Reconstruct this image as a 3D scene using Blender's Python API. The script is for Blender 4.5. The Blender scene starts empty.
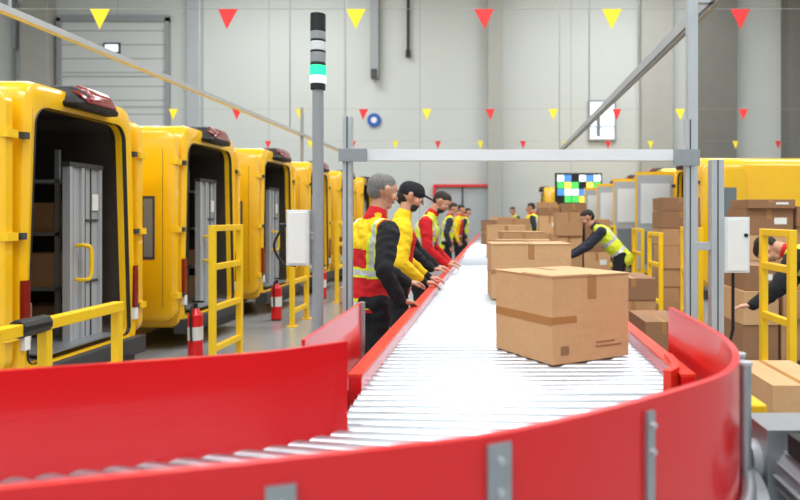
import bpy, bmesh, math, random
import numpy as np
from mathutils import Vector, Matrix, noise
random.seed(7)
S = bpy.context.scene
S.view_settings.view_transform = 'Standard'
S.view_settings.exposure = 0.0

def lin(c):
    return tuple(((v/255)/12.92 if v/255 <= 0.04045 else ((v/255+0.055)/1.055)**2.4) for v in c)
M = {}
def mat(name, rgb, rough=0.5, metal=0.0, var=0.06, scale=6.0, bump=0.0, bscale=40, emit=0, spec=None, coat=0):
    m = bpy.data.materials.new(name); m.use_nodes = True
    nt = m.node_tree; b = nt.nodes['Principled BSDF']
    c = lin(rgb)
    tc = nt.nodes.new('ShaderNodeTexCoord')
    n = nt.nodes.new('ShaderNodeTexNoise'); n.inputs['Scale'].default_value = scale; n.inputs['Detail'].default_value = 4
    nt.links.new(tc.outputs['Object'], n.inputs['Vector'])
    mx = nt.nodes.new('ShaderNodeMix'); mx.data_type = 'RGBA'
    mx.inputs['A'].default_value = tuple(v*(1-var) for v in c)+(1,)
    mx.inputs['B'].default_value = tuple(min(1, v*(1+var)) for v in c)+(1,)
    nt.links.new(n.outputs['Fac'], mx.inputs['Factor'])
    nt.links.new(mx.outputs['Result'], b.inputs['Base Color'])
    b.inputs['Roughness'].default_value = rough
    b.inputs['Metallic'].default_value = metal
    if coat: b.inputs['Coat Weight'].default_value = coat
    if bump:
        n2 = nt.nodes.new('ShaderNodeTexNoise'); n2.inputs['Scale'].default_value = bscale
        nt.links.new(tc.outputs['Object'], n2.inputs['Vector'])
        bp = nt.nodes.new('ShaderNodeBump'); bp.inputs['Strength'].default_value = bump; bp.inputs['Distance'].default_value = 0.02
        nt.links.new(n2.outputs['Fac'], bp.inputs['Height']); nt.links.new(bp.outputs['Normal'], b.inputs['Normal'])
    if emit:
        b.inputs['Emission Color'].default_value = c+(1,); b.inputs['Emission Strength'].default_value = emit
    M[name] = m
    return m

mat('van_yellow', (248, 192, 12), .25, 0, .03, coat=.6)
mat('frame_yellow', (248, 200, 24), .4, 0, .04)
mat('guard_red', (222, 16, 24), .3, 0, .04, 2, coat=.3)
mat('rail_orange', (232, 62, 38), .4)
mat('roller_steel', (192, 198, 206), .34, .85, .08, 3)
mat('galv', (165, 170, 175), .4, .7, .12, 30)
mat('alu', (190, 195, 200), .42, .4, .05)
mat('bar_white', (228, 232, 236), .4, .0, .03)
mat('grey_paint', (150, 154, 158), .5)
mat('dark_grey', (60, 62, 65), .55)
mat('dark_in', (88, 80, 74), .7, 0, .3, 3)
mat('black', (22, 22, 24), .5)
mat('rubber', (28, 28, 28), .8)
mat('white_plastic', (222, 225, 226), .4)
mat('card', (208, 164, 118), .75, 0, .1, 5, .15, 30)
mat('card2', (186, 142, 100), .75, 0, .12, 5, .15, 30)
mat('card3', (150, 110, 78), .75, 0, .12, 5, .15, 30)
mat('tape', (176, 126, 76), .3, 0, .05)
mat('label', (236, 236, 232), .5)
mat('flag_yellow', (245, 228, 40), .6)
mat('flag_red', (228, 46, 48), .6)
mat('skin', (205, 150, 122), .5, 0, .08, 20)
mat('lips', (170, 95, 85), .5)
mat('hair_grey', (120, 117, 114), .8, 0, .35, 60, .4, 120)
mat('hair_dark', (38, 28, 22), .7, 0, .3, 60, .4, 120)
mat('cloth_black', (24, 25, 30), .9, 0, .2, 8, .5, 18)
mat('cloth_red', (208, 26, 34), .9, 0, .12, 8, .5, 18)
mat('cloth_yellow', (248, 204, 24), .9, 0, .12, 8, .5, 18)
mat('cloth_lime', (225, 240, 50), .85, 0, .1, 8, .5, 18)
mat('cloth_navy', (38, 42, 55), .9, 0, .2, 8, .5, 18)
mat('reflective', (205, 208, 208), .35, .2)
mat('eye', (240, 240, 238), .3)
mat('lamp_red', (130, 14, 18), .2, 0, .1, coat=.6)
mat('lens_green', (40, 220, 150), .3, 0, 0, emit=1.2)
mat('lens_white', (225, 240, 235), .3, 0, 0, emit=.5)
mat('glass_dark', (120, 130, 135), .15, .2)
mat('bright_window', (225, 238, 248), .4, 0, 0, emit=1.0)
mat('blue', (40, 90, 180), .5)
mat('parcel_bag', (220, 222, 222), .4, 0, .08, 12, .4, 15)
mat('blue_grey', (120, 128, 134), .5)
mat('panel_grey', (175, 179, 183), .45, .1)

class B:
    def __init__(s): s.v=[]; s.f=[]; s.m=[]; s.mats=[]
    def mi(s, n):
        if n not in s.mats: s.mats.append(n)
        return s.mats.index(n)
    def add(s, vs, fs, mname):
        o=len(s.v); s.v += [tuple(v) for v in vs]; k=s.mi(mname)
        for f in fs: s.f.append([i+o for i in f]); s.m.append(k)
    def box(s, c, d, mname, rz=0, R=None):
        vs=[]
        for z in (-1,1):
            for x,y in ((-1,-1),(1,-1),(1,1),(-1,1)):
                v=Vector((x*d[0]/2,y*d[1]/2,z*d[2]/2))
                v = (R @ v) if R else Matrix.Rotation(rz,3,'Z') @ v
                vs.append(v+Vector(c))
        s.add(vs,[(3,2,1,0),(4,5,6,7),(0,1,5,4),(1,2,6,5),(2,3,7,6),(3,0,4,7)],mname)
    def bx(s, x0,x1,y0,y1,z0,z1,mname):
        s.box(((x0+x1)/2,(y0+y1)/2,(z0+z1)/2),(abs(x1-x0),abs(y1-y0),abs(z1-z0)),mname)
    def cyl(s, p0,p1,r,mname,n=12,r1=None):
        p0=Vector(p0);p1=Vector(p1); r1 = r if r1 is None else r1
        d=(p1-p0).normalized(); u=d.orthogonal().normalized(); w=d.cross(u)
        vs=[]
        for p,rr in ((p0,r),(p1,r1)):
            for i in range(n):
                a=2*math.pi*i/n; vs.append(p+u*math.cos(a)*rr+w*math.sin(a)*rr)
        fs=[(i,(i+1)%n,n+(i+1)%n,n+i) for i in range(n)]+[tuple(range(n))[::-1],tuple(range(n,2*n))]
        s.add(vs,fs,mname)
    def tube(s, pts, r, mname, n=10):
        pts=[Vector(p) for p in pts]; vs=[]; u=None
        for i,p in enumerate(pts):
            a=pts[max(i-1,0)]; b=pts[min(i+1,len(pts)-1)]; d=(b-a).normalized()
            if u is None: u=d.orthogonal().normalized()
            u=(u-d*u.dot(d)).normalized(); w=d.cross(u)
            for k in range(n):
                t=2*math.pi*k/n; vs.append(p+u*math.cos(t)*r+w*math.sin(t)*r)
        fs=[]
        for i in range(len(pts)-1):
            for k in range(n): fs.append((i*n+k,i*n+(k+1)%n,(i+1)*n+(k+1)%n,(i+1)*n+k))
        fs.append(tuple(range(n))[::-1]); fs.append(tuple((len(pts)-1)*n+k for k in range(n)))
        s.add(vs,fs,mname)
    def wall(s, path, z0, z1, th, mname):
        P=[Vector((p[0],p[1],0)) for p in path]; vs=[]
        for i,p in enumerate(P):
            a=P[max(i-1,0)]; b=P[min(i+1,len(P)-1)]; d=(b-a).normalized(); nrm=Vector((d.y,-d.x,0))*th/2
            for q,z in ((p-nrm,z0),(p+nrm,z0),(p+nrm,z1),(p-nrm,z1)): vs.append((q.x,q.y,z))
        fs=[]
        for i in range(len(P)-1):
            for k in range(4): fs.append((i*4+k,i*4+(k+1)%4,(i+1)*4+(k+1)%4,(i+1)*4+k))
        fs.append((3,2,1,0)); L=(len(P)-1)*4; fs.append((L,L+1,L+2,L+3))
        s.add(vs,fs,mname)
    def loft(s, rings, mname, cap0=False, cap1=False):
        n=len(rings[0]); vs=[v for r in rings for v in r]; fs=[]
        for i in range(len(rings)-1):
            for k in range(n): fs.append((i*n+k,i*n+(k+1)%n,(i+1)*n+(k+1)%n,(i+1)*n+k))
        if cap0: fs.append(tuple(range(n))[::-1])
        if cap1: fs.append(tuple((len(rings)-1)*n+k for k in range(n)))
        s.add(vs,fs,mname)
    def obj(s, name, loc=(0,0,0), rz=0, bevel=0, smooth=False, parent=None):
        me=bpy.data.meshes.new(name); me.from_pydata(s.v,[],s.f)
        for n in s.mats: me.materials.append(M[n])
        me.polygons.foreach_set('material_index', s.m)
        me.update()
        bm=bmesh.new(); bm.from_mesh(me); bmesh.ops.recalc_face_normals(bm,faces=bm.faces); bm.to_mesh(me); bm.free()
        o=bpy.data.objects.new(name,me); S.collection.objects.link(o)
        o.location=loc; o.rotation_euler=(0,0,rz)
        if smooth:
            for p in me.polygons: p.use_smooth=True
            md=o.modifiers.new('es','EDGE_SPLIT'); md.split_angle=math.radians(40)
        if bevel:
            md=o.modifiers.new('bev','BEVEL'); md.width=bevel; md.segments=2; md.limit_method='ANGLE'; md.angle_limit=math.radians(50)
        if parent: o.parent=parent
        return o

def catmull(P, n=8):
    P=[Vector(p) for p in P]; P=[P[0]*2-P[1]]+P+[P[-1]*2-P[-2]]; out=[]
    for i in range(1,len(P)-2):
        for k in range(n):
            t=k/n; a,b,c,d=P[i-1],P[i],P[i+1],P[i+2]
            out.append(0.5*((2*b)+(c-a)*t+(2*a-5*b+4*c-d)*t*t+(3*b-a-3*c+d)*t**3))
    out.append(P[-2]); return out
def resample(P,n):
    L=[0]
    for i in range(1,len(P)): L.append(L[-1]+(P[i]-P[i-1]).length)
    out=[]
    for k in range(n):
        t=L[-1]*k/(n-1); i=1
        while i<len(L)-1 and L[i]<t: i+=1
        f=(t-L[i-1])/(L[i]-L[i-1]); out.append(P[i-1].lerp(P[i],f))
    return out

# ------------------------------------------------ room
def brickwall_mat(name, rgb, sx, sz, line):
    m=mat(name,rgb,.7,0,.03,.4)
    nt=m.node_tree; b=nt.nodes['Principled BSDF']
    mix=[n for n in nt.nodes if n.type=='MIX'][0]
    tc=[n for n in nt.nodes if n.type=='TEX_COORD'][0]
    sep=nt.nodes.new('ShaderNodeSeparateXYZ'); nt.links.new(tc.outputs['Object'],sep.inputs[0])
    outs=[]
    for ax,per,w in (('X',sx,.02),('Y',sx,.02),('Z',sz,.02)):
        d=nt.nodes.new('ShaderNodeMath'); d.operation='DIVIDE'; nt.links.new(sep.outputs[ax],d.inputs[0]); d.inputs[1].default_value=per
        f=nt.nodes.new('ShaderNodeMath'); f.operation='FRACT'; nt.links.new(d.outputs[0],f.inputs[0])
        l=nt.nodes.new('ShaderNodeMath'); l.operation='LESS_THAN'; nt.links.new(f.outputs[0],l.inputs[0]); l.inputs[1].default_value=w*1.0/per*2
        outs.append(l)
    a=nt.nodes.new('ShaderNodeMath'); a.operation='MAXIMUM'; nt.links.new(outs[0].outputs[0],a.inputs[0]); nt.links.new(outs[2].outputs[0],a.inputs[1])
    m2=nt.nodes.new('ShaderNodeMix'); m2.data_type='RGBA'
    nt.links.new(a.outputs[0],m2.inputs['Factor']); nt.links.new(mix.outputs['Result'],m2.inputs['A']); m2.inputs['B'].default_value=lin(line)+(1,)
    nt.links.new(m2.outputs['Result'],b.inputs['Base Color'])
    return m
brickwall_mat('wall_panel',(200,205,203),3.0,50,(178,182,180))
brickwall_mat('dock_panel',(206,210,210),50,.55,(150,153,152))
mat('concrete_col',(172,173,168),.8,0,.08,2)
mat('concrete_dark',(118,117,112),.8,0,.08,2)
mat('floor_conc',(158,162,164),.18,0,.08,.8)
mat('ceil',(222,225,226),.8)
X0,X1,Y0,Y1,H=-19,15,-6,27,11.5
b=B(); b.bx(X0,X1,Y0,Y1,-.2,0,'floor_conc'); b.obj('floor')
b=B(); b.bx(X0,X1,Y0,Y1,H,H+.2,'ceil'); b.obj('ceiling')
b=B(); b.bx(X0-.3,X1+.3,Y1,Y1+.3,-.2,H+.2,'wall_panel'); b.obj('wall_back')
b=B(); b.bx(X0-.3,X0,Y0,Y1,-.2,H+.2,'wall_panel'); b.obj('wall_left')
b=B(); b.bx(X1,X1+.3,Y0,Y1,-.2,H+.2,'wall_panel'); b.obj('wall_right')
b=B(); b.bx(X0-.3,X1+.3,Y0-.3,Y0,-.2,H+.2,'wall_panel'); b.obj('wall_front')
def px(x,z): return (x-495)*z/680
def pz(y,z): return 1.5+(216-y)*z/680
def wallcol(xa,xb,mname,nm,d=.5):
    b=B(); b.bx(px(xa,26.5),px(xb,26.5),26.98-d,26.98,0,H,mname); b.bx(px(xa,26.5)-.04,px(xb,26.5)+.04,26.9-d,26.98,0,.5,mname); b.obj(nm,bevel=.02)
wallcol(20,48,'concrete_col','concrete_column')
wallcol(184,198,'alu','concrete_column.001',.3)
wallcol(488,502,'concrete_col','concrete_column.002')
wallcol(642,674,'concrete_col','concrete_column.003',.4)
wallcol(694,734,'concrete_dark','concrete_column.004',.8)
wallcol(786,812,'concrete_dark','concrete_column.005',.8)
b=B(); z=26.9
xa,xb,za,zb=px(62,z),px(166,z),0,pz(22,z)
b.bx(xa,xb,z-.02,z+.08,za,zb,'dock_panel')
b.bx(xa-.15,xa,z-.12,z+.08,za,zb+.15,'grey_paint'); b.bx(xb,xb+.15,z-.12,z+.08,za,zb+.15,'grey_paint'); b.bx(xa-.15,xb+.15,z-.12,z+.08,zb,zb+.25,'grey_paint')
b.bx(px(104,z),px(121,z),z-.06,z,pz(54,z),pz(43,z),'dark_grey'); b.bx(px(106,z),px(119,z),z-.08,z,pz(52,z),pz(45,z),'bright_window')
for k in range(6): b.bx(xa,xb,z-.05,z,1.2*k+1.0,1.2*k+1.05,'alu')
b.obj('door_1')
def window(nm,xa,xb,ya,yb,mull=True):
    b=B(); z=26.93; a,c,d,e=px(xa,z),px(xb,z),pz(yb,z),pz(ya,z)
    b.bx(a,c,z-.02,z+.06,d,e,'bright_window'); f=.07
    b.bx(a-f,a,z-.08,z+.06,d-f,e+f,'grey_paint'); b.bx(c,c+f,z-.08,z+.06,d-f,e+f,'grey_paint')
    b.bx(a,c,z-.08,z+.06,d-f,d,'grey_paint'); b.bx(a,c,z-.08,z+.06,e,e+f,'grey_paint')
    if mull:
        b.bx(a,c,z-.07,z,d+(e-d)*.33-.02,d+(e-d)*.33+.02,'grey_paint'); b.bx(a+.25,a+.4,z-.05,z,d+.1,e-.5,'blue_grey')
    b.obj(nm)
window('window_1',590,614,102,139); window('window_2',-14,16,12,48,False)
b=B(); z=26.9; a,c,e=px(436,z),px(489,z),pz(187,z)
b.bx(a,c,z,z+.08,0,e,'panel_grey'); b.bx(a-.1,a,z-.15,z+.08,0,e+.1,'guard_red'); b.bx(c,c+.1,z-.15,z+.08,0,e+.1,'guard_red'); b.bx(a,c,z-.15,z+.08,e,e+.1,'guard_red')
b.bx((a+c)/2-.03,(a+c)/2+.03,z-.05,z,0,e,'dark_grey'); b.obj('door_2')
b=B(); b.bx(px(371,26.8),px(379,26.8),26.6,26.98,pz(78,26.8),H,'grey_paint'); b.bx(px(372,26.8),px(378,26.8),26.55,26.62,pz(80,26.8),pz(70,26.8),'dark_grey'); b.obj('wall_duct')
b=B(); b.cyl((px(408,26.8),26.85,pz(52,26.8)),(px(408,26.8),26.85,H),.06,'black'); b.cyl((px(408,26.8),26.85,pz(57,26.8)),(px(408,26.8),26.85,pz(50,26.8)),.1,'black'); b.obj('drain_pipe')
b=B(); b.cyl((px(374,26.9),26.98,pz(120,26.9)),(px(374,26.9),26.9,pz(120,26.9)),.27,'blue',24); b.cyl((px(374,26.9),26.9,pz(120,26.9)),(px(374,26.9),26.88,pz(120,26.9)),.12,'label',24); b.obj('round_sign')
b=B(); b.bx(X0,X1,26.92,26.99,0,.2,'dark_grey'); b.obj('baseboard_back')

# ------------------------------------------------ lights
def area(name,loc,sx,sy,p,rot=(0,0,0),col=(.96,.985,1)):
    l=bpy.data.lights.new(name,'AREA'); l.shape='RECTANGLE'; l.size=sx; l.size_y=sy; l.energy=p; l.color=col
    o=bpy.data.objects.new(name,l); o.location=loc; o.rotation_euler=rot; S.collection.objects.link(o)
for i,(x,y,p) in enumerate([(-10,2,700),(1,3,620),(9,2,700),(-10,13,620),(1,13,620),(9,13,620),(-8,22,600),(5,22,600),(-3,-4,900)]):  # hall ceiling lights; last entry is an added fill to brighten camera-facing fronts
    area('ceiling_and_fill_light.%03d'%i,(x,y,H-.3),6,3,p)
W=bpy.data.worlds.new('w'); S.world=W; W.use_nodes=True
W.node_tree.nodes['Background'].inputs[0].default_value=(.9,.95,1,1); W.node_tree.nodes['Background'].inputs[1].default_value=.5

# ------------------------------------------------ conveyor
RZ=.85
b=B(); r=.028
n=int((23-2.62)/.075)
for i in range(n):
    y=2.62+i*.075
    b.cyl((-.5,y,RZ-r),(.7,y,RZ-r),r,'roller_steel',12 if y<9 else 6)
for x0,x1 in ((-.55,-.50),(.70,.75)):
    b.bx(x0,x1,2.55,23,.70,.895,'guard_red')
    b.bx(x0-.004,x1+.004,2.55,23,.895,.907,'rail_orange')
b.bx(-.5,.7,2.6,23,.72,.75,'dark_grey')
for k in range(9):
    y=3.4+k*2.4
    for x in (-.53,.73): b.bx(x-.03,x+.03,y-.03,y+.03,0,.72,'galv'); b.bx(x-.06,x+.06,y-.06,y+.06,0,.015,'galv')
    b.bx(-.53,.73,y-.02,y+.02,.3,.35,'galv')
b.wall([(.725,2.85),(.715,2.7),(.69,2.6),(.64,2.53)],.80,.925,.03,'rail_orange')
inn=resample(catmull([(-.5,2.56,0),(-.5,2.25,0),(-.56,2.10,0),(-.85,1.92,0),(-1.24,1.76,0),(-1.9,1.54,0),(-2.6,1.32,0)]),38)
out=resample(catmull([(.75,2.56,0),(.70,2.1,0),(.5,1.78,0),(.2,1.5,0),(0,1.36,0),(-.5,1.18,0),(-1.2,.95,0),(-1.9,.72,0)]),38)
for p,q in zip(inn,out):
    b.cyl((p.x,p.y,RZ-r),(q.x,q.y,RZ-r),.026,'roller_steel',12)
vs=[];fs=[]
for p,q in zip(inn,out): vs+= [(p.x,p.y,.76),(q.x,q.y,.76)]
for i in range(37): fs.append((2*i,2*i+1,2*i+3,2*i+2))
b.add(vs,fs,'dark_grey')
b.bx(.755,.785,2.6,3.1,.70,.84,'galv')
b.bx(-.61,-.555,2.2,3.15,.70,.84,'galv')
conv=b.obj('roller_conveyor',smooth=True)
b=B()
OUT=catmull([(p[0],p[1],0) for p in [(.80,3.10),(.80,2.7),(.785,2.35),(.735,2.08),(.65,1.87),(.525,1.71),(.225,1.455),(0,1.30),(-.17,1.232),(-.49,1.124),(-.76,1.04),(-1.4,.84),(-2.1,.62)]])
b.wall(OUT,.66,1.085,.02,'guard_red')
def offs(P,d):
    o=[]
    for i,p in enumerate(P):
        a=P[max(i-1,0)]; c=P[min(i+1,len(P)-1)]; t=(c-a).normalized(); o.append(p+Vector((-t.y,t.x,0))*d)
    return o
sgn=1
t=offs(OUT,.05)
if (t[40]-Vector((0,2.2,0))).length < (OUT[40]-Vector((0,2.2,0))).length: sgn=-1
b.wall(offs(OUT,.045*sgn),.52,.66,.10,'galv')
b.tube([(p.x,p.y,.70) for p in offs(OUT[:40],.035*sgn)],.022,'galv')
def plate(idx,w,z0,z1):
    p=OUT[idx]; q=OUT[idx+1]; d=(q-p).normalized(); nn=Vector((-d.y,d.x,0))*sgn
    a=math.atan2(d.y,d.x); c=p+nn*.016
    b.box((c.x,c.y,(z0+z1)/2),(w,.01,z1-z0),'galv',a)
    for zz in (z1-.03,z1-.09,z0+.06):
        c2=p+nn*.02; b.cyl((c2.x,c2.y,zz),(c2.x+nn.x*.012,c2.y+nn.y*.012,zz),.007,'alu',8)
def near(xpix):
    return min(range(8,len(OUT)-2), key=lambda i: abs(495+680*OUT[i].x/OUT[i].y-xpix))
plate(near(498),.05,.55,1.07); plate(near(294),.05,.55,1.045); plate(near(638),.026,.5,1.06)
for k in (19,23):
    p=offs(OUT,.03*sgn)[k]; b.cyl((p.x,p.y,0),(p.x,p.y,1.04),.02,'galv',14); b.cyl((p.x,p.y,1.04),(p.x,p.y,1.05),.024,'alu',14)
for k in (10,30,52,70):
    p=offs(OUT,.045*sgn)[k]; b.bx(p.x-.035,p.x+.035,p.y-.035,p.y+.035,0,.52,'galv')
b.obj('curve_guard_outer',smooth=True)
b=B()
IN=catmull([(-.46,2.10,0),(-.555,2.01,0),(-.72,1.90,0),(-1.24,1.70,0),(-1.9,1.5,0),(-2.6,1.3,0)])
b.wall(IN,.70,1.115,.018,'guard_red')
b.wall([(-.625,3.15),(-.62,2.7),(-.62,2.2)],.84,1.10,.012,'guard_red')
b.cyl((-.62,3.16,.0),(-.62,3.16,1.10),.016,'galv'); 
b.bx(-1.5,-1.44,1.62,1.68,0,.75,'galv'); b.bx(-.7,-.64,2.05,2.11,0,.8,'galv'); b.bx(-.7,-.5,2.06,2.10,.66,.72,'galv')
b.obj('curve_guard_inner',smooth=True)
b=B()
b.cyl((1.0,1.95,.66),(1.0,2.22,.66),.085,'grey_paint',28)
for k in range(14):
    a=2*math.pi*k/14; b.box((1.0+.09*math.cos(a),2.085,.66+.09*math.sin(a)),(.02,.24,.004),'grey_paint',R=Matrix.Rotation(-a,3,'Y'))
b.cyl((1.0,1.90,.66),(1.0,1.95,.66),.096,'galv',28); b.cyl((1.0,1.885,.66),(1.0,1.90,.66),.06,'dark_grey',20)
b.bx(.89,1.11,2.22,2.42,.54,.80,'galv'); b.cyl((.86,2.32,.67),(1.14,2.32,.67),.07,'alu',24)
b.bx(.93,1.07,2.02,2.16,.745,.81,'black'); b.bx(.94,1.06,2.0,2.4,.50,.54,'galv'); b.bx(.96,1.04,2.1,2.2,0,.52,'galv'); b.bx(.88,1.12,1.95,2.4,.0,.02,'galv')
b.tube(catmull([(1.04,2.1,.80),(1.06,2.15,.88),(1.14,2.3,.9),(1.2,2.45,.7),(1.22,2.5,.3),(1.22,2.55,.02)],5),.012,'black')
b.obj('drive_motor',bevel=.005,smooth=True)
b=B(); b.bx(.89,1.01,2.52,2.72,.62,.80,'frame_yellow'); b.bx(.89,.92,2.5,2.74,0,.62,'frame_yellow'); b.bx(.98,1.01,2.5,2.74,0,.62,'frame_yellow'); b.cyl((.95,2.51,.74),(.95,2.53,.74),.02,'black'); b.obj('sensor_box',bevel=.008)

# ------------------------------------------------ cardboard boxes
def carton(name,corner,w,d,h,yaw,z,mn='card',lab=True):
    b=B(); b.bx(0,w,0,d,0,h,mn)
    e=.0015
    b.bx(w/2-.025,w/2+.025,-e,d+e,h*.72,h+e,'tape')
    b.bx(w/2-.002,w/2+.002,0,d,h,h+.003,'card3')
    b.bx(-e,0,.0,d,h*.44,h*.54,'tape'); b.bx(0,w*.3,-e,0,h*.46,h*.54,'tape')
    b.bx(-.004,w+.004,-.004,d+.004,h-.004,h+.001,mn)
    b.bx(-.003,w*.49,-.004,d*.5,h+.001,h+.005,mn)
    if lab:
        b.bx(w*.60,w*.86,-.003,0,h*.55,h*.8,'label'); b.bx(w*.62,w*.8,-.004,0,h*.6,h*.62,'black'); b.bx(w*.62,w*.84,-.004,0,h*.66,h*.74,'dark_grey')
    b.bx(w*.55,w*.9,-.003,0,h*.15,h*.165,'card3'); b.bx(w*.55,w*.8,-.003,0,h*.2,h*.215,'card3'); b.bx(w*.1,w*.2,-.003,0,h*.1,h*.2,'card3')
    return b.obj(name,(corner[0],corner[1],z),yaw,bevel=.004)
TZ=RZ+.001
def c30(c,w,d,h,yaw,mn,lab=False,nm='cardboard_box'): carton(nm,c,w,d,h,math.radians(yaw),TZ,mn,lab)
c30((.25,2.95),.435,.475,.385,31,'card')
c30((-.03,5.3),.63,.5,.43,4,'card',False,'cardboard_box.001')
c30((.0,6.9),.55,.45,.40,-4,'card2',False,'cardboard_box.002')
c30((.10,8.4),.52,.6,.45,6,'card2',False,'cardboard_box.003')
c30((-.12,10.6),.6,.5,.5,3,'card',False,'cardboard_box.004')
c30((.05,12.6),.6,.5,.6,0,'card2',False,'cardboard_box.005')
c30((-.3,15.5),.7,.5,.55,3,'card3',False,'cardboard_box.006')
c30((-.1,18),.7,.5,.62,0,'card',False,'cardboard_box.007')

# ------------------------------------------------ gantry
b=B(); g=4.2
def post(x,y,z0,z1,w=.055):
    b.bx(x-w/2,x+w/2,y-w/2,y+w/2,z0,z1,'alu'); b.bx(x-.004,x+.004,y-w/2-.002,y-w/2,z0,z1,'dark_grey'); b.bx(x-.09,x+.09,y-.09,y+.09,0,.012,'galv')
post(px(348,g),g,0,pz(117,g)); post(px(689,g),g,0,pz(120,g)); post(px(716,g),g,0,pz(160,g),.075)
b.bx(px(352,g),px(686,g),g-.03,g+.03,pz(161,g),pz(150,g),'bar_white')
b.bx(px(340,g),px(368,g),g-.045,g-.03,pz(162,g),pz(149,g),'galv'); b.bx(px(672,g),px(698,g),g-.045,g-.03,pz(166,g),pz(150,g),'galv')
b.bx(px(686,g),px(716,g),g-.02,g+.02,pz(250,g),pz(242,g),'alu')
b.bx(px(745-23,g),px(746,g),g-.06,g+.06,pz(272,g),pz(217,g),'white_plastic'); b.bx(px(724,g),px(744,g),g-.066,g-.06,pz(270,g),pz(219,g),'label'); b.cyl((px(742,g),g-.075,pz(235,g)),(px(742,g),g-.06,pz(235,g)),.012,'black')
b.tube([(px(733,g),g,pz(272,g)),(px(733,g),g,.8),(px(722,g),g,.5),(px(722,g),g,.02)],.01,'black')
b.obj('conveyor_gantry',bevel=.004)
b=B(); q=3.7; x=px(318,q)
b.cyl((x,q,0),(x,q,pz(86,q)),.03,'grey_paint',16); b.bx(x-.08,x+.08,q-.08,q+.08,0,.015,'galv')
b.cyl((x,q,pz(90,q)),(x,q,pz(84,q)),.04,'black',20)
b.cyl((x,q,pz(84,q)),(x,q,pz(76,q)),.045,'lens_white',20); b.cyl((x,q,pz(76,q)),(x,q,pz(66,q)),.045,'lens_green',20)
for i,(a,c,mm) in enumerate([(66,63,'black'),(63,53,'grey_paint'),(53,51,'black'),(51,42,'white_plastic'),(42,40,'black'),(40,32,'grey_paint'),(32,14,'black')]):
    b.cyl((x,q,pz(a,q)),(x,q,pz(c,q)),.041,mm,20)
b.bx(px(289,q),px(311,q),q-.05,q+.05,pz(265,q),pz(210,q),'white_plastic'); b.bx(px(291,q),px(309,q),q-.056,q-.05,pz(263,q),pz(212,q),'label')
b.bx(px(309,q),px(316,q),q-.02,q+.02,pz(240,q),pz(232,q),'galv')
b.cyl((px(289,q),q,pz(225,q)),(px(280,q),q,pz(225,q)),.012,'black'); b.tube(catmull([(px(284,q),q,pz(225,q)),(px(274,q),q,pz(245,q)),(px(282,q),q,pz(262,q)),(px(296,q),q,pz(266,q))],5),.007,'black')
b.obj('signal_tower_light',bevel=.003)
b=B(); b.bx(-4.32,-4.24,3,20,3.27,3.33,'alu')
for y in (6,14.2,19.5): b.cyl((-4.28,y,3.33),(-4.28,y,H),.015,'galv')
b.bx(-4.31,-4.25,15.05,15.11,0,3.9,'grey_paint')
b.obj('overhead_rail')
b=B(); b.bx(1.76,1.84,3,20,3.25,3.35,'alu'); b.bx(1.78,1.82,3,20,3.22,3.25,'galv')
b.bx(1.58,1.66,5.56,5.64,0,H,'alu'); b.bx(1.62,1.8,5.57,5.63,3.25,3.33,'alu'); b.bx(1.5,1.74,5.48,5.72,0,.015,'galv')
for y in (8.5,13,19): b.cyl((1.8,y,3.35),(1.8,y,H),.015,'galv')
b.obj('overhead_rail.001')

# ------------------------------------------------ bunting
def bunting(nm,y,z,xs,w,h,first):
    b=B()
    x0=xs[0]-1.5; x1=xs[-1]+1.5
    b.tube([(x0+(x1-x0)*k/20,y,z) for k in range(21)],.003,'grey_paint',6)
    for i,x in enumerate(xs):
        mm='flag_yellow' if (i+first)%2==0 else 'flag_red'
        tw=.01*math.sin(i*2.1)
        vs=[(x-w/2,y-.003,z),(x+w/2,y-.003,z),(x+tw,y-.02-.003,z-h),(x-w/2,y+.003,z),(x+w/2,y+.003,z),(x+tw,y-.02+.003,z-h)]
        b.add(vs,[(0,1,2),(5,4,3),(0,3,4,1),(1,4,5,2),(2,5,3,0)],mm)
    b.obj(nm)
y=8.25; bunting('bunting',y,pz(9,y),[px(-28+128*k,y) for k in range(8)],.24,.25,1)
y=16.5; bunting('bunting.001',y,pz(109,y),[px(47+63.3*k,y) for k in range(13)],.23,.27,0)
y=24.7; bunting('bunting.002',y,pz(141,y),[px(98+42.5*k,y) for k in range(17)],.22,.30,1)

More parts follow.
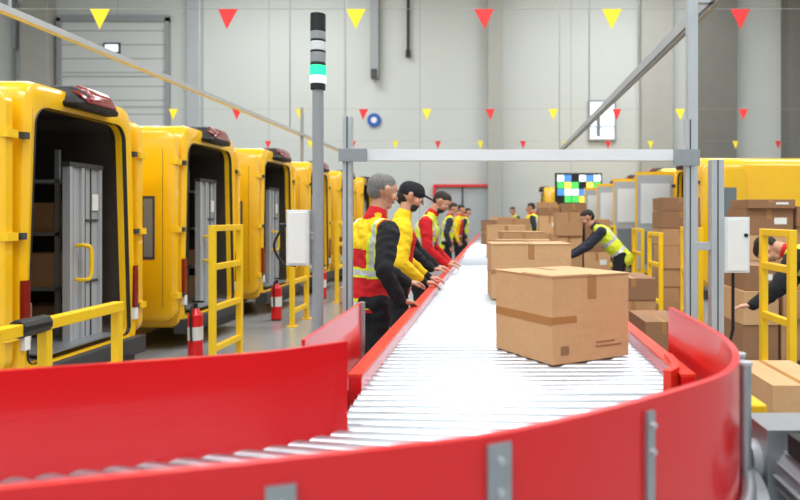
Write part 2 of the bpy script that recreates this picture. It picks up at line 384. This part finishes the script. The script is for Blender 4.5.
# ------------------------------------------------ vans
def ring(x,wb,wt,z0,z1,r,n=6):
    pts=[]
    cs=[(wb/2-r*.5,z0+r*.5,r*.5,-90),(wt/2-r,z1-r,r,0),(-wt/2+r,z1-r,r,90),(-wb/2+r*.5,z0+r*.5,r*.5,180)]
    for cy,cz,rr,a0 in cs:
        for k in range(n+1):
            a=math.radians(a0+90*k/n); pts.append((x,cy+rr*math.cos(a),cz+rr*math.sin(a)))
    return pts
VW,VH=1.68,2.54
def van(name,loc,rz,doors='fold',seed=0,stuff=True):
    rnd=random.Random(seed)
    b=B()
    zf=.24
    rs=[ring(-.03,VW-.04,VW-.20,zf+.02,VH-.02,.15),ring(-.08,VW,VW-.16,zf,VH,.17),ring(-3.3,VW,VW-.16,zf,VH,.2),ring(-3.9,VW,VW-.2,zf,VH-.08,.25),ring(-4.25,VW,VW-.26,zf,VH-.35,.25),ring(-4.8,VW,VW-.22,zf,1.3,.2),ring(-5.15,VW-.1,VW-.26,zf,1.1,.2),ring(-5.3,VW-.26,VW-.45,zf+.05,.92,.15)]
    b.loft(rs,'van_yellow',False,True)
    ir=lambda x,e=0: ring(x,VW-.22-e,VW-.40-e,zf+.13,VH-.19,.15)
    b.loft([ring(-.03,VW-.04,VW-.20,zf+.02,VH-.02,.15),ring(0,VW-.12,VW-.28,zf+.07,VH-.09,.15),ir(-.02)],'van_yellow')
    b.loft([ir(-.02),ir(-.012,.02),ir(-.045,.045)],'black')
    b.loft([ir(-.045,.045),ir(-.10,.06)],'van_yellow')
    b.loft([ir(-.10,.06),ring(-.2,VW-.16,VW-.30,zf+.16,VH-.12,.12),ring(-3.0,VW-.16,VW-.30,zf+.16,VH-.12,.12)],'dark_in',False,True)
    b.bx(-.1,.08,-VW/2+.02,VW/2-.02,zf-.06,zf+.10,'dark_grey'); b.bx(-.02,.14,-.5,.5,zf-.08,zf-.03,'black')
    for s in (-1,1):
        b.bx(-.02,.016,s*(VW/2-.10),s*(VW/2-.04),.62,1.02,'lamp_red'); b.bx(-.02,.016,s*(VW/2-.10),s*(VW/2-.04),.50,.61,'label')
        for zz in (.62,1.35,2.1): b.box((-.01,s*(VW/2-.04-.03*(zz>2)),zz),(.05,.05,.05),'dark_grey')
        b.bx(-3.0,-.3,s*(VW/2-.005),s*(VW/2+.015),.58,.72,'dark_grey')
        for xx in (-1.15,-2.3,-3.25): b.bx(xx-.008,xx+.008,s*(VW/2-.06),s*(VW/2+.0),zf+.15,1.5,'dark_grey')
        for wx in (-.95,-4.3):
            b.cyl((wx,s*(VW/2-.2),.32),(wx,s*(VW/2+.012),.32),.32,'rubber',24); b.cyl((wx,s*(VW/2+.005),.32),(wx,s*(VW/2+.02),.32),.19,'alu',16)
        b.bx(-3.9,-3.35,s*(VW/2-.05),s*(VW/2+.0),1.3,1.9,'glass_dark')
        b.box((-3.95,s*(VW/2+.10),1.5),(.1,.16,.3),'black')
    R=Matrix.Rotation(math.radians(-32),3,'Y')
    b.box((-4.55,0,1.82),(.05,1.2,.9),'glass_dark',R=R)
    b.bx(-5.32,-5.2,-.5,.5,.55,.8,'black')
    b.loft([ring(-.36,.30,.22,VH-.06,VH+.0,.02,4),ring(-.2,.56,.44,VH-.10,VH+.05,.06,4),ring(.0,.66,.52,VH-.15,VH+.045,.08,4),ring(.10,.60,.46,VH-.15,VH-.01,.07,4),ring(.12,.5,.4,VH-.13,VH-.04,.05,4)],'black',True,True)
    b.loft([ring(.02,.50,.38,VH-.02,VH+.052,.025,4),ring(.09,.50,.38,VH-.06,VH+.025,.04,4),ring(.128,.44,.34,VH-.10,VH-.03,.03,4)],'lamp_red',True,True)
    def door(H0,ang):
        cx,cy=H0; d=Vector((math.cos(ang),math.sin(ang),0)); nrm=Vector((-d.y,d.x,0))
        def dbox(u0,u1,t0,t1,z0,z1,mm):
            c=Vector((cx,cy,0))+d*(u0+u1)/2+nrm*(t0+t1)/2
            b.box((c.x,c.y,(z0+z1)/2),(u1-u0,abs(t1-t0),z1-z0),mm,ang)
        return dbox
    def dpanel(cx,cy,sgn_,w,z0,z1,mm):
        pts=[]; r=.13
        for ccx,ccz,a0 in ((w-r,z0+r,-90),(w-r,z1-r,0),(r,z1-r,90),(r,z0+r,180)):
            for k in range(6):
                a=math.radians(a0+90*k/5); pts.append((ccx+r*math.cos(a),ccz+r*math.sin(a)))
        rings=[]
        for ty,sc in ((-.05,.95),(-.035,1),(.035,1),(.05,.95)):
            rings.append([(cx-(w/2+(p[0]-w/2)*sc)*sgn_,cy+ty,(z0+z1)/2+(p[1]-(z0+z1)/2)*(1-(1-sc)*.4)) for p in pts])
        b.loft(rings,mm,True,True)
    if doors=='fold':
        for s in (-1,1):
            cy=s*(VW/2+.075)
            dpanel(-.02,cy,1,.78,zf+.10,VH-.10,'van_yellow')
            db=door((-.02,cy),math.pi)
            db(.22,.36,-.055,.055,1.02,1.72,'dark_grey'); db(.24,.34,-.06,.06,1.05,1.69,'glass_dark')
            for zz in (.62,1.35,2.1): db(-.03,.05,-.055,.055,zz-.03,zz+.03,'frame_yellow')
            db(.13,.135,-.053,.053,zf+.25,VH-.3,'dark_grey')
    else:
        db=door((.0,-(VW/2-.03)),0.0)
        db(0,.78,-.03,.03,zf+.12,VH-.15,'van_yellow'); db(.03,.75,.0,.045,zf+.18,VH-.22,'panel_grey')
        db(.1,.68,.0,.055,1.35,2.15,'white_plastic'); db(.1,.68,.0,.06,zf+.3,1.2,'blue_grey')
        for zz in (.62,1.35,2.1): db(-.03,.06,-.05,.05,zz-.03,zz+.03,'black')
        dpanel(-.02,VW/2+.075,1,.78,zf+.10,VH-.14,'van_yellow')
        db=door((-.02,(VW/2+.075)),math.pi); db(.22,.60,-.055,.055,1.3,2.0,'glass_dark')
    # folding partition standing in the opening, with yellow grab handle
    y0,y1=.04,.52
    zt=1.93; zb=zf+.165
    b.bx(-.24,-.20,y0,y1,zb,zt,'panel_grey')
    for yy in (y0,y0+.17,y1-.04): b.bx(-.20,-.175,yy,yy+.04,zb,zt,'alu')
    b.bx(-.2,-.19,y0+.05,y0+.07,zb,zt,'dark_grey'); b.bx(-.2,-.19,y0+.23,y0+.25,zb,zt,'dark_grey'); b.bx(-.2,-.19,y0+.33,y0+.34,zb,zt,'dark_grey')
    b.bx(-.25,-.17,y0-.01,y1+.01,zt,zt+.04,'dark_grey')
    for zz in (.9,1.45): b.bx(-.2,-.185,y0+.26,y1-.05,zz,zz+.02,'dark_grey')
    b.tube(catmull([(-.18,y0+.1,1.24),(-.10,y0+.1,1.24),(-.07,y0+.13,1.20),(-.07,y0+.13,.98),(-.10,y0+.1,.94),(-.18,y0+.1,.94)],4),.018,'frame_yellow',8)
    b.bx(-.19,-.18,y1-.14,y1-.05,1.55,1.7,'label')
    # stowed strap card on shelf edge
    for s in (-1,1):
        for zz in (.82,1.32,1.8):
            b.bx(-2.9,-.45,s*(VW/2-.52),s*(VW/2-.13),zz,zz+.03,'grey_paint')
        for xx in (-.47,-1.2,-2.0,-2.9):
            b.bx(xx-.02,xx+.02,s*(VW/2-.52),s*(VW/2-.49),zf+.165,2.1,'grey_paint')
    for k in range(3): b.bx(-2.98,-2.95,-.6+.42*k,-.25+.42*k,.9,1.9,'blue_grey')
    if stuff:
        for s in (-1,1):
            for base in (zf+.165,.85,1.35):
                xx=-.5
                while xx>-2.5:
                    w=rnd.uniform(.22,.42); h=rnd.uniform(.2,.38)
                    if rnd.random()<.85: b.bx(xx-w,xx-.02,s*(VW/2-.48),s*(VW/2-.17),base,base+h,rnd.choice(['card','card2','card3','card2','parcel_bag']))
                    if rnd.random()<.5: b.bx(xx-w*.7,xx-w*.4,s*(VW/2-.485),s*(VW/2-.47),base+.05,base+.12,'flag_yellow')
                    xx-=w+.02
        b.bx(-.85,-.45,-.40,-.04,zf+.19,zf+.52,'card2'); b.bx(-.82,-.5,-.38,-.08,zf+.52,zf+.8,'card'); b.bx(-.80,-.52,-.34,-.1,zf+.8,zf+1.0,'card3'); b.bx(-1.4,-1.0,-.3,.2,zf+.19,zf+.95,'card2')
    b.bx(-.6,-.02,-.5,.5,zf+.16,zf+.175,'galv')
    return b.obj(name,loc,rz,smooth=True)
for i in range(7):
    van('delivery_van' if i==0 else 'delivery_van.%03d'%i,(-3.50,5.84+2.6*i,0),0,'fold',i)
for i in range(4):
    van('delivery_van.%03d'%(7+i),(3.6,12.85+2.6*i,0),math.pi,'open',20+i)
van('delivery_van.011',(1.75,25.2,0),math.pi,'fold',31)

# ------------------------------------------------ yellow barriers
def sqbarrier(nm,x,y0,y1,zt,mid,w=.055):
    b=B()
    for y in (y0,y1): b.bx(x-w/2,x+w/2,y-w/2,y+w/2,0,zt,'frame_yellow'); b.bx(x-.07,x+.07,y-.07,y+.07,0,.012,'frame_yellow')
    for m in list(mid)+[zt-w/2]: b.bx(x-w/2+.003,x+w/2-.003,y0,y1,m-w/2,m+w/2,'frame_yellow')
    b.obj(nm,bevel=.006)
b=B(); xx=-2.78
for y in (3.5,4.2,5.0): b.bx(xx-.03,xx+.03,y-.03,y+.03,0,.82,'frame_yellow'); b.bx(xx-.08,xx+.08,y-.08,y+.08,0,.012,'frame_yellow')
b.bx(xx-.04,xx+.04,3.5,5.03,.80,.87,'frame_yellow'); b.bx(xx-.02,xx+.02,3.5,5.0,.38,.44,'frame_yellow')
b.cyl((xx,3.95,.84),(xx,4.2,.84),.055,'black',12); b.cyl((xx,3.6,.84),(xx,3.75,.84),.055,'black',12)
b.bx(xx-1.0,xx,3.47,3.53,.80,.86,'frame_yellow')
b.obj('safety_barrier',bevel=.006)
k=1
for i in range(6):
    sqbarrier('safety_barrier.%03d'%k,-2.75,6.62+2.6*i,7.32+2.6*i,1.41,(1.0,.6,.2),.06); k+=1
for (x,y0,y1,zt) in ((1.92,4.40,4.86,1.41),(2.1,6.95,7.6,1.38),(2.0,8.2,8.8,1.3),(2.3,10.6,11.3,1.3),(2.5,14.2,14.9,1.3)):
    sqbarrier('safety_barrier.%03d'%k,x,y0,y1,zt,(1.15,.8,.45) if y0<5 else (.9,.45),.05); k+=1
def extinguisher(nm,x,y):
    b=B(); b.cyl((x,y,.02),(x,y,.46),.075,'guard_red',18); b.cyl((x,y,.46),(x,y,.53),.075,'guard_red',18,.03); b.cyl((x,y,.53),(x,y,.58),.025,'black',10)
    b.box((x+.03,y,.60),(.12,.02,.02),'black'); b.tube(catmull([(x,y-.03,.56),(x,y-.10,.54),(x,y-.11,.35),(x,y-.10,.2)],5),.012,'black',8); b.cyl((x,y,.2),(x,y,.34),.077,'label',18); b.cyl((x,y,0),(x,y,.03),.07,'black',18)
    b.obj(nm,smooth=True)
extinguisher('fire_extinguisher',-3.15,7.15); extinguisher('fire_extinguisher.001',-3.15,9.8); extinguisher('fire_extinguisher.002',-3.15,12.4)

# ------------------------------------------------ parcel stacks on carts
def pstack(nm,x0,y0,cols,seed,mats=('card','card2','card3')):
    rnd=random.Random(seed); b=B(); x=x0
    W=sum(c[0] for c in cols)
    b.bx(x0,x0+W,y0,y0+.7,.10,.15,'dark_grey')
    for xx in (x0+.08,x0+W-.08):
        for yy in (y0+.08,y0+.62): b.cyl((xx-.02,yy,.05),(xx+.02,yy,.05),.05,'rubber',12)
    for w,ht in cols:
        z=.15
        while z<ht-.08:
            h=min(rnd.uniform(.22,.42),ht-z); j=rnd.uniform(-.03,.03)
            mm=rnd.choice(mats); iw=rnd.uniform(.01,.04)
            b.bx(x+iw,x+w-.01,y0+.04+j,y0+.66+j,z,z+h-.004,mm)
            b.bx(x+w*.45,x+w*.55,y0+.038+j,y0+.662+j,z+h*.6,z+h-.003,'tape')
            if rnd.random()<.3: b.bx(x+w*.6,x+w*.85,y0+.035+j,y0+.04+j,z+h*.4,z+h*.65,'label')
            z+=h
        x+=w
    b.obj(nm,bevel=.004)
pstack('parcel_stack',1.02,6.0,[(.42,.95)],3)
pstack('parcel_stack.001',.98,11.0,[(.45,1.62),(.45,1.45)],4)
pstack('parcel_stack.003',2.28,9.3,[(.55,1.76)],6,('card3','card2'))
pstack('parcel_stack.004',2.95,8.0,[(.6,1.7),(.6,1.62),(.6,1.5)],8)
pstack('parcel_stack.005',1.0,15.5,[(.5,1.7),(.6,1.8)],9)
pstack('parcel_stack.006',2.30,6.3,[(.35,1.05),(.5,.9),(.5,1.1)],10)
pstack('parcel_stack.007',1.08,5.0,[(.35,.72)],12)
pstack('parcel_stack.008',1.42,3.5,[(.40,.62)],13)
pstack('parcel_stack.010',1.2,19.5,[(.6,1.9),(.6,1.7)],15)
pstack('parcel_stack.011',-2.0,8.6,[(.45,.6)],18)

# info screen
b=B(); z=22.5
b.bx(px(555,z),px(602,z),z,z+.1,pz(205,z),pz(173,z),'black')
mat('scr_g',(70,190,90),.4,emit=1.1); mat('scr_w',(215,240,240),.4,emit=1.2); mat('scr_b',(70,130,200),.4,emit=1); mat('scr_y',(240,220,90),.4,emit=1)
cols=['scr_w','scr_g','scr_b','scr_y','scr_w','scr_g']
for r_ in range(4):
    ya=175+r_*7; 
    for i in range(6):
        if (r_*3+i*2)%5==4: continue
        xa=557+i*7.3; b.bx(px(xa,z)+.01,px(xa+7.0,z),z-.02,z,pz(ya+6.5,z),pz(ya,z),cols[(i*2+r_)%6])
b.bx(px(575,z),px(582,z),z+.02,z+.08,0,pz(200,z),'dark_grey'); b.bx(px(565,z),px(592,z),z-.25,z+.3,0,.03,'dark_grey')
b.obj('info_screen')

# ------------------------------------------------ people
def human(name,loc,yaw,height=1.8,bend=0,hyaw=0,hpitch=0,rh=None,lh=None,style=None,vox=.009,stance=.11,step=0,zoff=0):
    st=dict(sleeve='cloth_black',vest='dhl',hair='hair_grey',skin='skin',pants='cloth_black',cap=False,beard=False); st.update(style or {})
    s=height/1.8
    Wm=Matrix.Translation(Vector(loc))@Matrix.Rotation(yaw,4,'Z')@Matrix.Scale(s,4)
    Wi=Wm.inverted()
    P0=Vector((0,0,.95)); back=Vector((0,-.12*math.sin(bend),0))
    RT=Matrix.Rotation(-bend,3,'X')
    T=lambda v: P0+back+RT@(Vector(v)-P0)
    parts=[]
    X=Vector((1,0,0))
    def limb(lab,p0,p1,r0,r1,side=X,sx=1.0): parts.append((lab,Vector(p0),Vector(p1),r0,r1,Vector(side),sx))
    for g in (-1,1):
        hip=Vector((g*.09,0,.93))+back; kn=Vector((g*stance,.03+g*step*.5+back.y*.5,.50)); an=Vector((g*(stance+.01),-.02+g*step,.10))
        limb('pants',hip,kn,.098,.07); limb('pants',kn,an,.068,.056)
        limb('pants',an+Vector((0,0,.04)),an,.058,.062)
        limb('shoe',an+Vector((0,-.04,-.05)),an+Vector((g*.015,.15,-.062)),.046,.036,X,1.15)
        limb('shoe',an+Vector((0,-.03,-.02)),an+Vector((0,.06,-.04)),.046,.045)
    limb('pants',P0+back+Vector((-.06,0,-.02)),P0+back+Vector((.06,0,-.02)),.118,.118)
    limb('torso',T((0,0,.87)),T((0,0,1.05)),.130,.124,X,1.36)
    limb('torso',T((0,.005,1.05)),T((0,-.005,1.32)),.124,.135,X,1.40)
    limb('torso',T((-.135,-.01,1.405)),T((.135,-.01,1.405)),.084,.084)
    limb('torso',T((-.07,.02,1.32)),T((.07,.02,1.32)),.11,.11)
    limb('torso',T((0,-.015,1.40)),T((0,0,1.49)),.10,.07,X,1.15)
    limb('collar',T((0,-.01,1.475)),T((0,.005,1.515)),.074,.070,X,1.02)
    limb('neck',T((0,0,1.47)),T((0,.02,1.60)),.056,.054)
    hb=T((0,.02,1.555)); RH=RT@Matrix.Rotation(hyaw,3,'Z')@Matrix.Rotation(-hpitch,3,'X')
    Hd=lambda v: hb+RH@(Vector(v)+Vector((0,0,.115)))
    HX=RH@X
    limb('head',Hd((0,-.025,.025)),Hd((0,.02,.03)),.084,.082,HX,.9)
    limb('head',Hd((0,.025,.02)),Hd((0,.04,-.062)),.068,.044,HX,.98)
    limb('head',Hd((-.02,.055,-.078)),Hd((.02,.055,-.078)),.026,.026)
    limb('nose',Hd((0,.095,.018)),Hd((0,.115,-.018)),.010,.014)
    limb('head',Hd((-.032,.085,.035)),Hd((.032,.085,.035)),.014,.014)
    limb('head',Hd((-.045,.06,-.02)),Hd((.045,.06,-.02)),.028,.028)
    limb('lips',Hd((-.018,.090,-.050)),Hd((.018,.090,-.050)),.010,.010)
    for g in (-1,1): limb('head',Hd((g*.082,-.008,.022)),Hd((g*.079,.0,-.02)),.019,.013,RH@Vector((0,1,0)),1.0)
    if st['cap']:
        limb('cap',Hd((0,-.03,.05)),Hd((0,.022,.055)),.089,.086,HX,.95)
        limb('cap',Hd((0,.07,.062)),Hd((0,.155,.045)),.062,.055,RH@Vector((0,0,1)),.14)
        limb('hair',Hd((0,-.045,-.0)),Hd((0,-.03,.03)),.066,.074,HX,1.0)
    else:
        limb('hair',Hd((0,-.03,.042)),Hd((0,.014,.058)),.086,.074,HX,.93)
        limb('hair',Hd((0,-.045,.005)),Hd((0,-.03,.03)),.067,.076,HX,1.0)
    if st['beard']: limb('hair',Hd((-.022,.052,-.075)),Hd((.022,.052,-.075)),.034,.034)
    for g,tgt in ((1,rh),(-1,lh)):
        Sh=T((g*.19,-.01,1.40))
        U,F=.29,.265
        if tgt is None: Wr=T((g*.27,.06,.90)); nrm=Vector((-g,0,0))
        else: Wr=Wi@Vector(tgt); nrm=Vector((0,0,-1))
        D=Wr-Sh; L=min(D.length,U+F-.01); dn=D.normalized(); Wr=Sh+dn*L
        a=(U*U-F*F+L*L)/(2*L); h=math.sqrt(max(U*U-a*a,1e-5))
        hint=Vector((g*.55,-.6,-.6)); hint=(hint-dn*hint.dot(dn)).normalized()
        El=Sh+dn*a+hint*h
        limb('sleeve',Sh,El,.077,.060); limb('sleeve',El,Wr,.060,.043); limb('cuff',Wr-(Wr-El).normalized()*.03,Wr-(Wr-El).normalized()*.005,.044,.045)
        fd=(Wr-El).normalized()
        if tgt is None: hd=fd
        else:
            hd=Vector((fd.x*.7,fd.y+.5,fd.z*.25)); hd=hd.normalized()
        nrm=(nrm-hd*nrm.dot(hd)).normalized(); w=hd.cross(nrm).normalized()
        limb('hand',Wr-hd*.02,Wr+hd*.02,.028,.026,w,1.1)
        limb('hand',Wr+hd*.025,Wr+hd*.085,.018,.017,w,2.1)
        for i,(ln,off) in enumerate(zip((.076,.086,.08,.062),(1.5,.5,-.5,-1.5))):
            p=Wr+hd*(.092-.004*abs(off))+w*g*off*.0215; ang=.25
            for seg,q in enumerate((.42,.33,.25)):
                d=hd*math.cos(ang)+nrm*math.sin(ang)+w*g*off*.05; p2=p+d*ln*q
                limb('hand',p,p2,.0095-.0008*seg,.0090-.0008*seg); p=p2; ang+=.42
        p=Wr+hd*.028+w*g*.030; d=(hd*.65+w*g*.7+nrm*.3).normalized(); p2=p+d*.042; limb('hand',p,p2,.0125,.0105)
        d=(hd*.85+w*g*.35+nrm*.35).normalized(); limb('hand',p2,p2+d*.032,.0105,.009)
    V=[];Fc=[]
    n=14; m=4
    for lab,p0,p1,r0,r1,side,sx in parts:
        d=p1-p0; L=d.length; d=d/L if L>1e-6 else Vector((0,0,1))
        u=side-d*side.dot(d); u=u.normalized() if u.length>.1 else d.orthogonal().normalized(); w=d.cross(u)
        o=len(V); rings=[]
        for k in range(m+1):
            a=-math.pi/2+math.pi/2*k/m; rings.append((p0+d*r0*math.sin(a),max(r0*math.cos(a),.0008)))
        for k in range(m+1):
            a=math.pi/2*k/m; rings.append((p1+d*r1*math.sin(a),max(r1*math.cos(a),.0008)))
        for c,rr in rings:
            for i in range(n):
                t=2*math.pi*i/n; V.append(c+u*rr*sx*math.cos(t)+w*rr*math.sin(t))
        nr=len(rings)
        for j in range(nr-1):
            for i in range(n): Fc.append((o+j*n+i,o+j*n+(i+1)%n,o+(j+1)*n+(i+1)%n,o+(j+1)*n+i))
        Fc.append(tuple(o+i for i in range(n))[::-1]); Fc.append(tuple(o+(nr-1)*n+i for i in range(n)))
    me=bpy.data.meshes.new('tmp'); me.from_pydata([tuple(v) for v in V],[],Fc); me.update()
    to=bpy.data.objects.new('tmp',me); S.collection.objects.link(to)
    md=to.modifiers.new('r','REMESH'); md.mode='VOXEL'; md.voxel_size=vox
    md=to.modifiers.new('s','SMOOTH'); md.factor=.5; md.iterations=2
    dg=bpy.context.evaluated_depsgraph_get(); dg.update()
    nm=bpy.data.meshes.new_from_object(to.evaluated_get(dg)); bpy.data.objects.remove(to)
    nm.name=name
    NP=len(nm.polygons); C=np.zeros(NP*3); nm.polygons.foreach_get('center',C); C=C.reshape(-1,3)
    best=np.full(NP,1e9); lab=np.zeros(NP,int)
    for idx,(l,p0,p1,r0,r1,side,sx) in enumerate(parts):
        d=p1-p0; L=d.length; dn=d/L if L>1e-6 else Vector((0,0,1))
        u=side-dn*side.dot(dn); u=u.normalized() if u.length>.1 else dn.orthogonal().normalized(); w=dn.cross(u)
        Q=C-np.array(p0); t=Q@np.array(dn); a=(Q@np.array(u))/sx; c=Q@np.array(w)
        tc=np.clip(t,0,L); ds=np.sqrt(a*a+c*c+(t-tc)**2)-(r0+(r1-r0)*tc/max(L,1e-6))
        if l=='cuff': ds-=.002
        k=ds<best; best[k]=ds[k]; lab[k]=idx
    names=[p[0] for p in parts]
    mats=[]; 
    def mid(nm_):
        if nm_ not in mats: mats.append(nm_)
        return mats.index(nm_)
    RTi=np.array(RT.inverted()); TC=(C-np.array(P0+back))@RTi.T+np.array(P0)
    RHi=np.array(RH.inverted()); HC=(C-np.array(hb))@RHi.T-np.array((0,0,.115))
    mi=np.zeros(NP,int); clothv=set()
    for i in range(NP):
        l=names[lab[i]]; x,y,z=TC[i]
        if l in ('torso','sleeve','pants'): clothv.update(nm.polygons[i].vertices)
        if l=='torso':
            v=st['vest']
            ax=abs(x)
            if v=='dhl':
                if z<.865: r='cloth_black'
                elif .905<z<.93 or 1.10<z<1.135: r='reflective'
                elif .885<z<.95 or 1.085<z<1.15: r='cloth_lime'
                elif z>1.15 and .125<ax<.15: r='reflective'
                elif z>1.15 and .11<ax<.165: r='cloth_lime'
                elif ax>.19 and z>1.36: r=st['sleeve']
                elif y<0 and z>1.27: r='cloth_yellow' if ax<.11 else 'cloth_red'
                elif y>0 and ax<.012: r='black'
                else: r='cloth_red'
            elif v=='redvest':
                if ax<.014 and y>0: r='black'
                elif z>1.43: r='cloth_yellow'
                elif 1.0<z<1.03: r='reflective'
                elif ax>.155: r='cloth_yellow'
                else: r='cloth_red'
            elif v=='lime':
                if ax<.010 and y>0: r='dark_grey'
                elif .98<z<1.03 or 1.17<z<1.22: r='reflective'
                elif .10<ax<.14 and z>1.2: r='reflective'
                elif ax>.19 and z>1.35: r=st['sleeve']
                else: r='cloth_lime'
            else: r=v
        elif l=='collar': r=st.get('collar','cloth_red')
        elif l in('neck','nose','hand'): r=st['skin']
        elif l=='lips': r='lips'
        elif l=='head':
            hx,hy,hz=HC[i]; r=st['skin']
            if not st['cap'] and hz>.045 and hy<.055 and hz>.02+hy*.9: r=st['hair']
        elif l=='hair': r=st['hair']
        elif l=='cap': r='cloth_black'
        elif l in('sleeve','cuff'):
            r=st['sleeve'] if l=='sleeve' else st.get('cuffc',st['sleeve'])
        elif l=='pants': r=st['pants']
        elif l=='shoe': r='black'
        else: r='cloth_black'
        mi[i]=mid(r)
    # soft garment folds
    nv=len(nm.vertices); nor=np.zeros(nv*3); nm.vertices.foreach_get('normal',nor); nor=nor.reshape(-1,3)
    for vi in clothv:
        v=nm.vertices[vi]; c=v.co
        f=noise.noise(Vector((c.x*11+seed_of(name),c.y*11,c.z*20+2*math.sin(c.x*9))))*.011+noise.noise(Vector((c.x*26,c.y*26,c.z*38)))*.004
        v.co=c+Vector(nor[vi])*f
    for n_ in mats: nm.materials.append(M[n_])
    nm.polygons.foreach_set('material_index',mi.astype(np.int32))
    nm.polygons.foreach_set('use_smooth',np.ones(NP,bool)); nm.update()
    o=bpy.data.objects.new(name,nm); S.collection.objects.link(o); o.matrix_world=Wm
    b=B()
    for g in (-1,1):
        for c,rad,mm in ((Hd((g*.031,.086,.012)),.0125,'eye'),(Hd((g*.031,.0955,.012)),.006,'black')):
            bm=bmesh.new(); bmesh.ops.create_icosphere(bm,subdivisions=2,radius=rad)
            b.add([v.co+c for v in bm.verts],[[v.index for v in f.verts] for f in bm.faces],mm); bm.free()
        b.tube([Hd((g*.014,.103,.036)),Hd((g*.032,.102,.042)),Hd((g*.050,.090,.036))],.0045,st['hair'],6)
    b.obj('eyes',smooth=True,parent=o)
    return o
def seed_of(nm): return sum(map(ord,nm))%37
R=math.radians
human('warehouse_worker',(-.845,4.55,0),R(-48),1.80,R(7),R(-4),R(6),rh=(-.615,4.38,.955),lh=(-.60,5.0,.955),style=dict(sleeve='cloth_black',vest='dhl'),vox=.0075)
human('warehouse_worker.001',(-.83,5.75,0),R(-75),1.80,R(7),R(-6),R(12),rh=(-.60,5.62,.955),lh=(-.60,6.05,.955),style=dict(sleeve='cloth_yellow',vest='redvest',cap=True,collar='cloth_yellow',beard=True,hair='hair_dark',cuffc='cloth_black'),vox=.008)
human('warehouse_worker.002',(-.86,7.9,0),R(-95),1.85,R(17),R(-5),R(22),rh=(-.56,7.7,.955),lh=(-.56,8.15,.955),style=dict(sleeve='cloth_red',vest='lime',hair='hair_dark',beard=True),vox=.010)
human('warehouse_worker.003',(-.98,6.85,0),R(-90),1.80,R(6),R(-20),R(5),rh=(-.62,6.8,.955),lh=(-.6,7.1,.955),style=dict(sleeve='cloth_black',vest='lime',hair='hair_dark'),vox=.010)
human('warehouse_worker.004',(-.95,17,0),R(-90),1.80,R(6),0,R(10),style=dict(sleeve='cloth_yellow',vest='redvest',hair='hair_dark'),vox=.016)
human('warehouse_worker.005',(1.75,9.9,0),R(85),1.78,R(42),0,R(-10),rh=(1.1,10.0,.93),lh=(1.1,9.7,.93),style=dict(sleeve='cloth_navy',vest='lime',hair='hair_dark',collar='cloth_navy'),vox=.010)
human('warehouse_worker.006',(2.72,5.35,0),R(50),1.80,R(62),0,R(25),rh=(2.12,5.6,.70),lh=(1.98,5.25,.80),style=dict(sleeve='cloth_black',vest='lime',hair='hair_dark',collar='cloth_red'),vox=.009)
human('warehouse_worker.007',(1.15,21.5,0),R(60),1.85,R(5),0,0,style=dict(sleeve='cloth_yellow',vest='cloth_yellow',hair='hair_grey'),vox=.018)
human('warehouse_worker.008',(.75,24.2,0),R(120),1.85,R(10),0,R(10),style=dict(sleeve='cloth_navy',vest='lime',hair='hair_dark'),vox=.018)
human('warehouse_worker.009',(-.9,20,0),R(-90),1.75,R(6),0,R(10),style=dict(sleeve='cloth_navy',vest='lime',hair='hair_dark'),vox=.018)
human('warehouse_worker.010',(-1.0,14.2,0),R(-80),1.8,R(8),0,R(10),style=dict(sleeve='cloth_navy',vest='lime',hair='hair_dark'),vox=.016)
human('warehouse_worker.011',(1.05,17.4,0),R(70),1.86,R(8),0,R(10),style=dict(sleeve='cloth_navy',vest='lime',hair='hair_dark'),vox=.016)
human('warehouse_worker.012',(-1.2,24.5,0),R(-120),1.8,R(3),0,R(10),style=dict(sleeve='cloth_yellow',vest='lime',hair='hair_dark'),vox=.018)

# ------------------------------------------------ camera
cd=bpy.data.cameras.new('camera'); cam=bpy.data.objects.new('camera',cd); S.collection.objects.link(cam)
cam.location=(0,0,1.5); cam.rotation_euler=(math.pi/2,0,0)
cd.sensor_width=36; cd.lens=36*680/800; cd.shift_x=-95/800; cd.shift_y=-34/800
cd.clip_start=.05; cd.clip_end=200
cd.dof.use_dof=True; cd.dof.focus_distance=4.2; cd.dof.aperture_fstop=2.0
S.camera=cam
